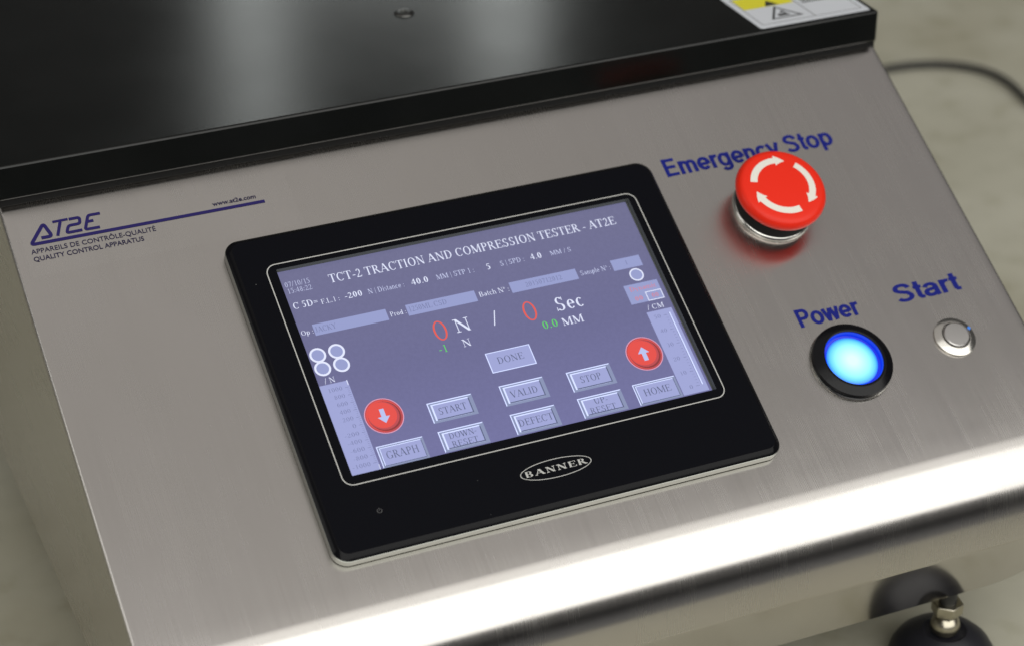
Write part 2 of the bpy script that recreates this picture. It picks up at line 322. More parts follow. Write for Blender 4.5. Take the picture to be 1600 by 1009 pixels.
# ------------------------------------------------------------------ a small roman serif alphabet drawn by strokes
# units: cap height = 1.  items: ('l',x0,y0,x1,y1,w)  ('s',x,y,half)  ('a',cx,cy,rx,ry,a0,a1)  ('d',x,y,r)
T, t_ = 0.135, 0.05
def _l(x0, y0, x1, y1, w=T): return ('l', x0, y0, x1, y1, w)
def _s(x, y, h=0.14): return ('s', x, y, h)
def _a(cx, cy, rx, ry, a0=0, a1=360): return ('a', cx, cy, rx, ry, a0, a1)
G = {
 ' ': (0.36, []),
 'A': (1.0, [_l(.12, 0, .48, 1, t_), _l(.48, 1, .86, 0), _l(.24, .34, .72, .34, t_), _s(.12, 0, .12), _s(.86, 0, .15)]),
 'B': (.9, [_l(.22, 0, .22, 1), _a(.48, .75, .25, .25, -90, 90), _a(.48, .26, .32, .26, -90, 90), _l(.1, .975, .5, .975, t_), _l(.2, .505, .5, .505, t_), _l(.1, .025, .5, .025, t_)]),
 'C': (.95, [_a(.5, .5, .42, .52, 42, 318), _l(.83, .7, .83, 1.0, t_)]),
 'D': (1.0, [_l(.22, 0, .22, 1), _a(.42, .5, .46, .5, -90, 90), _l(.08, .975, .45, .975, t_), _l(.08, .025, .45, .025, t_)]),
 'E': (.86, [_l(.22, 0, .22, 1), _l(.08, .975, .76, .975, t_), _l(.2, .52, .6, .52, t_), _l(.08, .025, .8, .025, t_), _l(.755, .76, .755, 1, t_), _l(.6, .4, .6, .64, t_), _l(.8, 0, .8, .26, t_)]),
 'F': (.8, [_l(.22, 0, .22, 1), _l(.08, .975, .74, .975, t_), _l(.2, .52, .58, .52, t_), _l(.735, .76, .735, 1, t_), _l(.58, .4, .58, .64, t_), _s(.22, 0, .15)]),
 'G': (1.0, [_a(.5, .5, .42, .52, 45, 315), _l(.82, .72, .82, 1, t_), _l(.82, .05, .82, .42), _s(.82, .42, .14)]),
 'H': (1.04, [_l(.22, 0, .22, 1), _l(.82, 0, .82, 1), _l(.2, .52, .84, .52, t_)] + [_s(x, y, .14) for x in (.22, .82) for y in (0, 1)]),
 'I': (.48, [_l(.24, 0, .24, 1), _s(.24, 0), _s(.24, 1)]),
 'J': (.55, [_l(.32, .15, .32, 1), _a(.18, .15, .15, .17, 180, 360), _s(.32, 1)]),
 'K': (1.0, [_l(.22, 0, .22, 1), _l(.28, .45, .78, 1, t_), _l(.4, .58, .82, 0), _s(.22, 0), _s(.22, 1), _s(.78, 1, .12), _s(.84, 0, .14)]),
 'L': (.84, [_l(.22, 0, .22, 1), _l(.08, .025, .78, .025, t_), _l(.78, 0, .78, .28, t_), _s(.22, 1)]),
 'M': (1.24, [_l(.18, 0, .18, 1, t_), _l(.2, 1, .6, .04), _l(.6, .04, .98, 1, t_), _l(1.02, 0, 1.02, 1), _s(.18, 0, .12), _s(1.02, 0, .15), _s(.16, 1, .1), _s(1.06, 1, .12)]),
 'N': (1.04, [_l(.2, 0, .2, 1, t_), _l(.2, 1, .84, 0), _l(.84, 0, .84, 1, t_), _s(.2, 0, .13), _s(.16, 1, .12), _s(.84, 1, .13)]),
 'O': (1.02, [_a(.51, .5, .43, .52)]),
 'P': (.82, [_l(.22, 0, .22, 1), _a(.44, .74, .3, .26, -90, 90), _l(.08, .975, .46, .975, t_), _l(.2, .49, .46, .49, t_), _s(.22, 0, .15)]),
 'Q': (1.02, [_a(.51, .5, .43, .52), _l(.5, .1, .9, -.2, .1)]),
 'R': (.95, [_l(.22, 0, .22, 1), _a(.44, .75, .27, .25, -90, 90), _l(.08, .975, .46, .975, t_), _l(.2, .51, .46, .51, t_), _l(.46, .5, .82, 0), _s(.22, 0), _s(.86, 0, .1)]),
 'S': (.8, [_a(.4, .75, .25, .27, 30, 270), _a(.4, .25, .28, .27, -150, 90), _l(.62, .76, .62, 1, t_), _l(.12, 0, .12, .26, t_)]),
 'T': (.9, [_l(.45, 0, .45, 1), _l(.08, .975, .82, .975, t_), _l(.08, .74, .08, 1, t_), _l(.82, .74, .82, 1, t_), _s(.45, 0, .16)]),
 'U': (1.02, [_l(.22, .35, .22, 1), _a(.5, .36, .3, .38, 180, 360), _l(.8, .35, .8, 1, t_), _s(.22, 1), _s(.8, 1, .12)]),
 'V': (.98, [_l(.12, 1, .5, 0), _l(.5, 0, .84, 1, t_), _s(.13, 1, .14), _s(.84, 1, .12)]),
 'W': (1.3, [_l(.1, 1, .42, 0), _l(.42, 0, .68, 1, t_), _l(.66, 1, .92, 0), _l(.92, 0, 1.2, 1, t_), _s(.12, 1), _s(.62, 1), _s(1.2, 1, .12)]),
 'Y': (.98, [_l(.12, 1, .48, .48), _l(.48, .48, .84, 1, t_), _l(.48, 0, .48, .5), _s(.48, 0), _s(.13, 1), _s(.84, 1, .12)]),
 '0': (.7, [_a(.35, .5, .27, .51)]),
 '1': (.7, [_l(.38, 0, .38, 1, .11), _l(.38, 1, .2, .88, t_), _s(.38, 0, .15)]),
 '2': (.7, [_a(.33, .72, .23, .28, -30, 165), _l(.53, .6, .1, .04, .07), _l(.08, .04, .6, .04, .09), _l(.6, .02, .64, .2, t_)]),
 '3': (.7, [_a(.32, .76, .21, .24, -80, 150), _a(.32, .27, .25, .28, -150, 85)]),
 '4': (.7, [_l(.46, 0, .46, 1, .11), _l(.46, 1, .06, .3, t_), _l(.05, .3, .64, .3, .07)]),
 '5': (.7, [_a(.3, .33, .28, .34, -140, 110), _l(.2, .96, .58, .96, .09), _l(.2, 1, .16, .6, t_)]),
 '6': (.7, [_a(.36, .32, .25, .33), _a(.56, .35, .46, .68, 105, 180)]),
 '7': (.7, [_l(.1, .95, .62, .95, .1), _l(.6, .95, .28, 0, .09)]),
 '8': (.7, [_a(.35, .75, .2, .25), _a(.35, .26, .25, .27)]),
 '9': (.7, [_a(.34, .68, .25, .33), _a(.14, .65, .46, .68, -75, 0)]),
 '-': (.45, [_l(.06, .34, .38, .34, .08)]),
 '/': (.5, [_l(.08, -.05, .42, 1.02, .06)]),
 '|': (.3, [_l(.15, -.2, .15, 1.05, .05)]),
 ':': (.36, [('d', .18, .08, .07), ('d', .18, .55, .07)]),
 '.': (.34, [('d', .17, .07, .075)]),
 '=': (.7, [_l(.08, .62, .64, .62, .06), _l(.08, .4, .64, .4, .06)]),
 'a': (.64, [_a(.28, .2, .2, .21), _l(.47, .05, .47, .5, .11), _a(.3, .48, .19, .18, 10, 160)]),
 'c': (.62, [_a(.33, .33, .26, .35, 45, 315)]),
 'd': (.72, [_a(.32, .33, .24, .35), _l(.55, 0, .55, 1.02, .11), _s(.6, .03, .1), _s(.5, 1.0, .09)]),
 'e': (.64, [_a(.33, .33, .26, .35, 0, 318), _l(.1, .36, .58, .36, t_)]),
 'h': (.72, [_l(.16, 0, .16, 1.02, .11), _a(.36, .42, .2, .26, 0, 150), _l(.56, 0, .56, .44, .11), _s(.16, 0, .12), _s(.56, 0, .12)]),
 'i': (.38, [_l(.19, 0, .19, .66, .11), _s(.19, 0, .12), ('d', .19, .92, .075), _s(.13, .64, .08)]),
 'l': (.38, [_l(.19, 0, .19, 1.02, .11), _s(.19, 0, .12), _s(.13, 1.0, .08)]),
 'm': (1.08, [_l(.16, 0, .16, .66, .11), _a(.35, .42, .19, .26, 0, 150), _l(.54, 0, .54, .44, .11), _a(.73, .42, .19, .26, 0, 150), _l(.92, 0, .92, .44, .11)] + [_s(x, 0, .12) for x in (.16, .54, .92)]),
 'n': (.72, [_l(.16, 0, .16, .66, .11), _a(.36, .42, .2, .26, 0, 150), _l(.56, 0, .56, .44, .11), _s(.16, 0, .12), _s(.56, 0, .12)]),
 'o': (.7, [_a(.35, .33, .28, .35)]),
 'p': (.72, [_l(.17, -.3, .17, .66, .11), _a(.4, .33, .25, .35), _s(.17, -.3, .12)]),
 'r': (.5, [_l(.16, 0, .16, .66, .11), _a(.34, .42, .18, .24, 50, 150), _s(.16, 0, .12)]),
 's': (.54, [_a(.27, .5, .16, .18, 30, 270), _a(.27, .17, .18, .18, -150, 90)]),
 't': (.42, [_l(.18, .08, .18, .9, .11), _l(.04, .64, .36, .64, t_), _a(.28, .12, .1, .14, 180, 330)]),
 'b': (.72, [_l(.17, 0, .17, 1.02, .11), _a(.4, .33, .25, .35)]),
 'y': (.7, [_l(.08, .66, .34, 0, .11), _l(.62, .66, .24, -.3, t_), _s(.1, .66, .12), _s(.6, .66, .1)]),
 'º': (.42, [_a(.2, .78, .14, .2)]),
}
def serif_text(mb, s, u0, u1, v, cap, h, m=0, bold=1.0, serif_w=None, gap=0.0):
    """lay the words s between u0 and u1 with baseline v"""
    tot = sum(G[c][0] + gap for c in s) - gap
    lead = 0.06
    sx = (u1 - u0) / (tot - 2 * lead); x = u0 - lead * sx
    k = 0
    def q(pts, hh):
        mb.poly(pts, hh, m)
    for ch in s:
        adv, items = G[ch]
        for it in items:
            hh = h + 0.004 * (k % 8); k += 1
            if it[0] == 'l':
                _, x0, y0, x1, y1, wd = it
                wd *= bold if wd > .07 else (1 + (bold - 1) * .6)
                X0, X1, Y0, Y1 = x + x0 * sx, x + x1 * sx, v + y0 * cap, v + y1 * cap
                if abs(x1 - x0) < 1e-6: q([(X0 - wd * sx / 2, Y0), (X0 + wd * sx / 2, Y0), (X0 + wd * sx / 2, Y1), (X0 - wd * sx / 2, Y1)], hh)
                elif abs(y1 - y0) < 1e-6: q([(X0, Y0 - wd * cap / 2), (X1, Y0 - wd * cap / 2), (X1, Y0 + wd * cap / 2), (X0, Y0 + wd * cap / 2)], hh)
                else: q([(X0 - wd * sx * .6, Y0), (X0 + wd * sx * .6, Y0), (X1 + wd * sx * .6, Y1), (X1 - wd * sx * .6, Y1)], hh)
            elif it[0] == 's':
                _, sx_, sy_, hf = it
                th = serif_w or t_
                yy = v + sy_ * cap; up = th * cap * (1 if sy_ < .3 else -1)
                q([(x + (sx_ - hf) * sx, yy), (x + (sx_ + hf) * sx, yy), (x + (sx_ + hf) * sx, yy + up), (x + (sx_ - hf) * sx, yy + up)], hh)
            elif it[0] == 'd':
                _, dx, dy, r = it
                q([(x + (dx + r * math.cos(R(a))) * sx, v + dy * cap + r * math.sin(R(a)) * cap) for a in range(0, 360, 45)], hh)
            else:
                _, cx, cy, rx, ry, a0, a1 = it
                wt = min(.14, rx * .5) * bold; wn = .05 * (1 + (bold - 1) * .6)
                n = max(6, int((a1 - a0) / 18)); O = []; I = []
                for i in range(n + 1):
                    a = R(a0 + (a1 - a0) * i / n)
                    O.append(mb.vert(x + (cx + rx * math.cos(a)) * sx, v + (cy + ry * math.sin(a)) * cap, hh))
                    I.append(mb.vert(x + (cx + (rx - wt) * math.cos(a)) * sx, v + (cy + (ry - wn) * math.sin(a)) * cap, hh))
                for i in range(n): mb.face((O[i], O[i + 1], I[i + 1], I[i]), m)
        x += (adv + gap) * sx

def sans_text(name, s, u0, u1, v, cap, h, mat, parent, bold=0.0, slant=0.0, thick=0.05, sub=None, letter=1.0):
    """words in the built-in sans face, fitted to a width and a cap height, as a thin printed film"""
    cu = bpy.data.curves.new(name, 'FONT'); cu.body = s; cu.offset = bold; cu.shear = slant; cu.space_character = letter
    cu.resolution_u = 4
    ob = bpy.data.objects.new(name, cu); C.objects.link(ob)
    dg = bpy.context.evaluated_depsgraph_get(); me0 = bpy.data.meshes.new_from_object(ob.evaluated_get(dg))
    bpy.data.objects.remove(ob); bpy.data.curves.remove(cu)
    cu = bpy.data.curves.new(name, 'FONT'); cu.body = 'E'; cu.offset = bold
    ob = bpy.data.objects.new(name, cu); C.objects.link(ob)
    dg = bpy.context.evaluated_depsgraph_get(); meE = bpy.data.meshes.new_from_object(ob.evaluated_get(dg))
    bpy.data.objects.remove(ob); bpy.data.curves.remove(cu)
    ch = max(w_.co.y for w_ in meE.vertices) - min(w_.co.y for w_ in meE.vertices); y0 = min(w_.co.y for w_ in meE.vertices)
    xs = [w_.co.x for w_ in me0.vertices]; a, b = min(xs), max(xs)
    mb = MB()
    for w_ in me0.vertices: mb.vert(u0 + (w_.co.x - a) / (b - a) * (u1 - u0), v + (w_.co.y - y0) / ch * cap, h)
    for p_ in me0.polygons: mb.face(list(p_.vertices))
    bpy.data.meshes.remove(me0); bpy.data.meshes.remove(meE)
    return mb.build(name, mat, parent)

# a bold grotesque drawn as joined strokes; cap height 1, stroke centre lines
SW = 0.188
def arcp(cx, cy, rx, ry, a0, a1, n=10): return [(cx + rx * math.cos(R(a0 + (a1 - a0) * i / n)), cy + ry * math.sin(R(a0 + (a1 - a0) * i / n))) for i in range(n + 1)]
XH = 0.73; hw_ = SW / 2
def bowl(cx, rx=.235): return arcp(cx, XH / 2, rx, XH / 2 - hw_ * .85 + .01, 0, 360, 28)
B = {
 'E': (.76, [[(.18, 0), (.18, 1)], [(.18, 1 - hw_), (.70, 1 - hw_)], [(.18, .52), (.66, .52)], [(.18, hw_), (.72, hw_)]]),
 'P': (.76, [[(.18, 0), (.18, 1)], [(.18, 1 - hw_), (.44, 1 - hw_)] + arcp(.44, .69, .19, .215, 90, -90, 12)[1:] + [(.18, .475)]]),
 'S': (.76, [[(.63, .72)] + arcp(.38, .73, .245, .185, 20, 200, 12) + [(.22, .60), (.38, .53), (.54, .47)] + arcp(.38, .275, .26, .19, 40, -160, 14)]),
 'm': (.98, [[(.16, 0), (.16, XH)], [(.16, .50)] + arcp(.33, .47, .165, .17, 160, 0, 8) + [(.495, 0)], [(.495, .47)] + arcp(.665, .47, .17, .17, 150, 0, 8) + [(.835, 0)]]),
 'n': (.66, [[(.16, 0), (.16, XH)], [(.16, .46)] + arcp(.345, .45, .175, .19, 150, 0, 8) + [(.52, 0)]]),
 'e': (.62, [[(.08, .35), (.54, .35)], [(.54, .33)] + arcp(.32, .365, .23, .28, 0, 318, 24)]),
 'r': (.44, [[(.16, 0), (.16, XH)], [(.16, .42)] + arcp(.36, .42, .2, .23, 160, 80, 5) + [(.44, .645)]]),
 'g': (.68, [bowl(.31, .22), [(.53, XH), (.53, .02)] + arcp(.32, .0, .21, .19, 0, -155, 12)]),
 'c': (.60, [arcp(.32, .365, .23, .285, 45, 315, 20)]),
 'y': (.60, [[(.05, XH), (.30, .06)], [(.55, XH), (.30, .02), (.24, -.13)] + [(.17, -.18), (.07, -.17)]]),
 't': (.38, [[(.19, .95), (.19, .17), (.24, .09), (.36, .08)], [(.04, XH - hw_ * .8), (.36, XH - hw_ * .8)]]),
 'o': (.66, [bowl(.33)]),
 'p': (.68, [bowl(.37, .22), [(.15, XH), (.15, -.26)]]),
 'w': (.84, [[(.06, XH), (.23, .05)], [(.23, .02), (.40, XH - .02)], [(.44, XH - .02), (.61, .02)], [(.61, .05), (.78, XH)]]),
 'a': (.62, [[(.10, .52)] + arcp(.30, .49, .2, .165, 160, 0, 10) + [(.50, .12), (.54, 0)], [(.50, .40), (.30, .37)] + arcp(.24, .22, .15, .15, 90, 270, 8) + [(.34, .07), (.49, .17)]]),
 ' ': (.30, []),
}
def bold_text(name, s, u0, u1, v, cap, h, mat, parent, letter=0.0):
    mb = MB(); tot = sum(B[c][0] + letter for c in s) - letter - .12; sx = (u1 - u0) / tot; x = u0 - .07 * sx; k = 0
    for ch in s:
        for pl in B[ch][1]:
            hh = h + .012 * (k % 5); k += 1
            closed = math.dist(pl[0], pl[-1]) < 1e-6
            if closed: pl = pl[:-1]
            n = len(pl); A, Bv = [], []
            for i in range(n):
                p0 = pl[i - 1] if (i > 0 or closed) else None; p2 = pl[(i + 1) % n] if (i < n - 1 or closed) else None
                q = Vector(pl[i]); d1 = (q - Vector(p0)).normalized() if p0 else None; d2 = (Vector(p2) - q).normalized() if p2 else None
                d = ((d1 or d2) + (d2 or d1)).normalized(); nn = Vector((-d.y, d.x)); kk = 1.0
                if d1 and d2: kk = 1 / max(.6, nn.dot(Vector((-d1.y, d1.x))))
                wd = SW * (.84 + .16 * abs(d.y)) / 2 * kk
                a = q + nn * wd; b = q - nn * wd
                A.append(mb.vert(x + a.x * sx, v + a.y * cap, hh)); Bv.append(mb.vert(x + b.x * sx, v + b.y * cap, hh))
            for i in range(n if closed else n - 1):
                j = (i + 1) % n; mb.face((A[j], A[i], Bv[i], Bv[j]))
        x += (B[ch][0] + letter) * sx
    return mb.build(name, mat, parent)

# ================================================================== the setting
def slab(name, x0, x1, y0, y1, z0, z1, mat, kind='structure'):
    mb = MB(W); mb.box(x0, x1, y0, y1, z0, z1)
    return tag(mb.build(name, mat, None, bevel=3), kind=kind)
slab("bench_top", -1600, 1700, -222, 2600, -45, 0, BENCH)
slab("floor", -6000, 6000, -6000, 6000, -830, -810, FLOORM)

# ================================================================== the machine
root = bpy.data.objects.new("testing_machine", None); C.objects.link(root)
root.empty_display_size = 0.1
root.location = (0.0275, 0.17, 0.0); world_loc[root.name] = Vector(root.location)
tag(root, "brushed steel testing machine with black top plate, sloping control panel and lit touch screen", "testing machine")

UL, UR = -174.4, 229.4
# ---- steel front: slope, rounded nose, short upright face, folded-in lip
v_top, v_bend, RB = 108.0, -97.0, 32.0
prof = []                                           # (y, z) world mm, top to bottom
def pw(v): q = P(0, v, HP) / MM; return (q.y, q.z)
nslope = 24
for i in range(nslope + 1): prof.append(pw(v_top + (v_bend - v_top) * i / nslope))
yb, zb = pw(v_bend)
cy_, cz_ = yb + RB * sp_, zb - RB * cp             # centre of the bend
for i in range(1, 25):
    a = PHI + (math.pi / 2 - PHI) * i / 24
    prof.append((cy_ - RB * math.sin(a), cz_ + RB * math.cos(a)))
yf, zf = prof[-1]
Z_FOLD, Z_LIP = 77.7, 43.2
LIP_IN = 18.2
prof.append((yf, Z_FOLD + 3)); 
for i in range(1, 5):
    a = R(30) * i / 4
    prof.append((yf + 5 * (1 - math.cos(a)), Z_FOLD + 3 - 5 * math.sin(a)))
prof.append((yf + LIP_IN, Z_LIP))
def steel_front():
    me = bpy.data.meshes.new("front_panel"); vs = []; fs = []; uvs = []
    arc = [0.0]
    for i in range(1, len(prof)): arc.append(arc[-1] + math.dist(prof[i], prof[i - 1]))
    ER = 1.6                                        # small fold radius along both side edges
    cols = []
    for k in range(4, -1, -1):
        a = R(90) * k / 4; cols.append((UL + ER - ER * math.sin(a), -ER * (1 - math.cos(a))))
    for k in range(1, 160): cols.append((UL + ER + (UR - UL - 2 * ER) * k / 160, 0))
    for k in range(0, 5):
        a = R(90) * k / 4; cols.append((UR - ER + ER * math.sin(a), -ER * (1 - math.cos(a))))
    nrm = []
    for i in range(len(prof)):
        a = prof[max(i - 1, 0)]; b = prof[min(i + 1, len(prof) - 1)]
        dy, dz = b[0] - a[0], b[1] - a[1]; l = math.hypot(dy, dz) or 1
        nrm.append((dz / l, -dy / l))
    CR = 36.0                                       # rounded lower corners of the front
    for i, (y, z) in enumerate(prof):
        for (x, d) in cols:
            zz = z
            vs.append(W(x, y + nrm[i][0] * d, zz + nrm[i][1] * d)); uvs.append((x * MM, arc[i] * MM))
    nc = len(cols)
    # lift the lower rows near the side edges so that the bottom corners are rounded
    def lift(x):
        e = min(x - UL, UR - x)
        if e >= CR: return 0.0
        return CR * (1 - math.sqrt(max(0.0, 1 - ((CR - e) / CR) ** 2)))
    i0 = next(i for i, q in enumerate(prof) if q[1] <= Z_FOLD + 3.01 and q[0] <= yf + 0.01)
    for i in range(len(prof)):
        if i < i0 - 1: continue
        for j, (x, d) in enumerate(cols):
            L_ = lift(x)
            if L_ <= 0: continue
            zmin = Z_LIP + L_
            k = i * nc + j; co = vs[k]
            if co.z < zmin * MM:
                # slide up along the profile to the height zmin
                for a, b in zip(prof[:-1], prof[1:]):
                    if a[1] >= zmin >= b[1] and a[1] != b[1]:
                        t = (a[1] - zmin) / (a[1] - b[1]); yy = a[0] + (b[0] - a[0]) * t
                        vs[k] = W(x, yy, zmin + 0.02 * (len(prof) - i)); break
    for i in range(len(prof) - 1):
        for j in range(nc - 1):
            fs.append((i * nc + j, (i + 1) * nc + j, (i + 1) * nc + j + 1, i * nc + j + 1))
    c = W((UL + UR) / 2, 0, 150)
    me.from_pydata([v - c for v in vs], [], fs)
    ul = me.uv_layers.new(name="uv")
    for l in me.loops: ul.data[l.index].uv = uvs[l.vertex_index]
    for p_ in me.polygons: p_.use_smooth = True
    me.materials.append(STEEL); me.materials.append(STEEL_LIP)
    for p_ in me.polygons:                          # the folded-in lip never met the belt and is smoother
        if p_.index // (nc - 1) >= i0 + 1: p_.material_index = 1
    o = bpy.data.objects.new("front_panel", me); C.objects.link(o); place(o, c, root)
    return o
front = steel_front()
front['label'] = "brushed stainless steel sheet rolled over a rounded nose"

Y_BACK = 430.0
def side(name, x, sgn):
    """flat steel side wall under the edge of the front, brushed lengthwise, 1.5 mm thick"""
    outline = []
    d = 2.4
    for (y, z) in prof[:-5]: outline.append((y + 0.6, z - d))
    outline = outline[:nslope + 24]
    pts = [(Y_BACK, 221.5), (99.5, 221.5)] + [(y, min(z, 221)) for y, z in outline] + [(yf + 1.5, 94), (yf + 5, 80), (yf + 14, 67), (yf + 30, 58), (Y_BACK, 58)]
    me = bpy.data.meshes.new(name); xs = (x, x + sgn * 1.5); vs = []
    c = W(x, 150, 150)
    for xx in xs: vs += [W(xx, y, z) - c for y, z in pts]
    n = len(pts); fs = [tuple(range(n)), tuple(range(2 * n - 1, n - 1, -1))]
    for i in range(n): fs.append((i, n + i, n + (i + 1) % n, (i + 1) % n))
    me.from_pydata(vs, [], fs)
    ul = me.uv_layers.new(name="uv")
    for l in me.loops:
        co = vs[l.vertex_index]; ul.data[l.index].uv = (co.z, co.y)
    me.materials.append(STEEL)
    bm = bmesh.new(); bm.from_mesh(me); bmesh.ops.recalc_face_normals(bm, faces=bm.faces); bm.to_mesh(me); bm.free()
    o = bpy.data.objects.new(name, me); C.objects.link(o); place(o, c, root); return o
side("side_panel", UL + 0.05, 1); side("side_panel", UR - 0.05, -1)
mb = MB(W); mb.box(UL + 2, UR - 2, Y_BACK - 2, Y_BACK, 58, 221.5); mb.build("back_panel", SATIN, root)
mb = MB(W); mb.box(UL + 3, UR - 3, -62, Y_BACK - 4, 60, 62); mb.build("underside_panel", SATIN, root)

# ---- black top plate
mb = MB(W); mb.box(-177.0, 228.8, 93.0, Y_BACK + 6, 223.3, 238.3)
plate = mb.build("top_plate", BLACK_PAINT, root, bevel=1.1)
mb = MB(W)                                           # black filler added to keep the gap under the plate dark
mb.box(UL + .3, UR - .3, 95.3, Y_BACK - 4, 218.5, 223.2); mb.build("plate_gap_shade", BLACK_FLAT, root)
ZP = 238.3
# countersunk screw in the plate
mb = MB(W); sxp, syp = 30.6, 178.0
mb.lathe(sxp, syp, [(4.6, ZP + .05), (4.4, ZP + .5), (3.4, ZP + 1.0), (1.9, ZP + 1.1), (1.7, ZP + .3)], 0, 32, True)
mb.build("screw", simple("dark_zinc", (0.12, 0.12, 0.115), 0.3, metal=1.0), plate)
# warning sticker on the corner of the plate
mb = MB(W); zt = ZP + .12
mb.prism(rrect(169.4, 226.0, 95.6, 135.0, 1.2, 4), ZP + 0.02, zt, 0)
x0, x1, y0, y1 = 172.3, 223.4, 99.2, 131.5
def bar(a, b, c, d, m, dz=.03): mb.poly([(a, c), (b, c), (b, d), (a, d)], zt + dz, m)
bar(x0, x1, y0, y0 + .35, 2, .02); bar(x0, x1, y1 - .35, y1, 2, .02); bar(x0, x0 + .35, y0 + .35, y1 - .35, 2, .02); bar(x1 - .35, x1, y0 + .35, y1 - .35, 2, .02)
bar(199.2, 199.6, y0 + .35, y1 - .35, 2, .04)
bar(x0 + .7, 198.6, 117.8, 130.8, 1, .03)            # yellow field
mb.poly([(184.0, 118.3), (191, 118.3), (187.5, 124.5)], zt + .05, 2)
# black-edged hazard triangle with a crushing-hand mark
tri = [(179.2, 103.0), (195.6, 103.0), (187.4, 116.8)]
cx_ = sum(a for a, b in tri) / 3; cy2 = sum(b for a, b in tri) / 3
inn = [(cx_ + (a - cx_) * .78, cy2 + (b - cy2) * .78) for a, b in tri]
ids0 = [mb.vert(a, b, zt + .05) for a, b in tri]; ids1 = [mb.vert(a, b, zt + .05) for a, b in inn]
for i in range(3): mb.face((ids0[i], ids0[(i + 1) % 3], ids1[(i + 1) % 3], ids1[i]), 2)
mb.poly(circ(185.6, 106.6, 1.5, 12), zt + .06, 2); mb.poly([(184, 105.3), (190.2, 105.3), (188.2, 108.6), (187, 107.2)], zt + .07, 2)
mb.poly([(186.4, 109.2), (189.4, 108.4), (188.2, 111.4)], zt + .06, 2)
for k, (a, b) in enumerate(((202.0, 221.0), (202.0, 219.0), (202.0, 212.0))):       # lines of fine print
    xx = a; yy = 117.0 - k * 3.4 + 8
    while xx < b:
        wd = random.uniform(.7, 2.4); bar(xx, min(xx + wd, b), yy, yy + 1.5, 2, .03); xx += wd + .45
xx = 201.8
while xx < 219:
    wd = random.uniform(.5, 1.3); bar(xx, xx + wd, 115.2, 117.0, 2, .03); xx += wd + .22
mb.build("warning_sticker", [STICKER_WHITE, STICKER_YELLOW, STICKER_BLACK], plate)['label'] = "white and yellow hazard sticker with black triangle"

# ---- printing on the steel
hs = HP + 0.06
e = bold_text("printed_lettering", "Emergency Stop", 103.1, 185.4, 58.7, 9.3, hs, BLUE_INK, front); e['label'] = "blue words Emergency Stop above the red button"
e = bold_text("printed_lettering", "Power", 129.4, 158.4, -26.2, 8.8, hs, BLUE_INK, front); e['label'] = "blue word Power above the lit button"
e = bold_text("printed_lettering", "Start", 177.8, 208.6, -25.4, 9.0, hs, BLUE_INK, front); e['label'] = "blue word Start above the small steel button"

# logo sticker: clear film with navy print
def film_mat():
    m, nt, p = newmat("clear_film"); L = nt.links.new
    p.inputs['Base Color'].default_value = (0.9, 0.9, 0.88, 1); p.inputs['Roughness'].default_value = 0.3
    tr = N(nt, 'ShaderNodeBsdfTransparent'); mx = N(nt, 'ShaderNodeMixShader'); mx.inputs[0].default_value = 0.008
    L(tr.outputs[0], mx.inputs[1]); L(p.outputs[0], mx.inputs[2]); L(mx.outputs[0], nt.nodes['Material Output'].inputs[0])
    return m
mb = MB(); mb.prism(rrect(-169.4, -58.0, 70.8, 99.2, 2.0, 5), HP + .02, HP + .08, 0)
film = mb.build("logo_sticker", film_mat(), front); film['label'] = "clear film with navy logo and two lines of print"
mb = MB(); hl = HP + .12
SL = 0.36                                            # slant of the letters
def quad(mb, a, b, c, d, m=0, dh=0): mb.poly([a, b, c, d], hl + dh, m)
def thickline(mb, pts, wd, dh=0, close=False):       # joined outline stroke
    n = len(pts); Lp = []; Rp = []
    for i in range(n):
        p0 = Vector(pts[(i - 1) % n]) if (i > 0 or close) else None
        p1 = Vector(pts[i]); p2 = Vector(pts[(i + 1) % n]) if (i < n - 1 or close) else None
        d1 = (p1 - p0).normalized() if p0 is not None else None
        d2 = (p2 - p1).normalized() if p2 is not None else None
        d = ((d1 or d2) + (d2 or d1)).normalized(); nn = Vector((-d.y, d.x))
        k = 1.0
        if d1 and d2: k = 1 / max(.45, nn.dot(Vector((-d1.y, d1.x))))
        Lp.append(p1 + nn * wd / 2 * k); Rp.append(p1 - nn * wd / 2 * k)
    A = [mb.vert(p.x, p.y, hl + dh) for p in Lp]; B = [mb.vert(p.x, p.y, hl + dh) for p in Rp]
    for i in range(n - 1 + (1 if close else 0)):
        j = (i + 1) % n; mb.face((A[i], A[j], B[j], B[i]), 0)
def rounded(pts, r, n=4):                            # round the inner corners of an open line
    out = [pts[0]]
    for i in range(1, len(pts) - 1):
        p0, p1, p2 = Vector(pts[i - 1]), Vector(pts[i]), Vector(pts[i + 1])
        a = p1 + (p0 - p1).normalized() * min(r, (p0 - p1).length * .45); b = p1 + (p2 - p1).normalized() * min(r, (p2 - p1).length * .45)
        for k in range(n + 1):
            t = k / n; out.append(tuple(a * (1 - t) ** 2 + p1 * 2 * t * (1 - t) + b * t * t))
    out.append(pts[-1]); return out
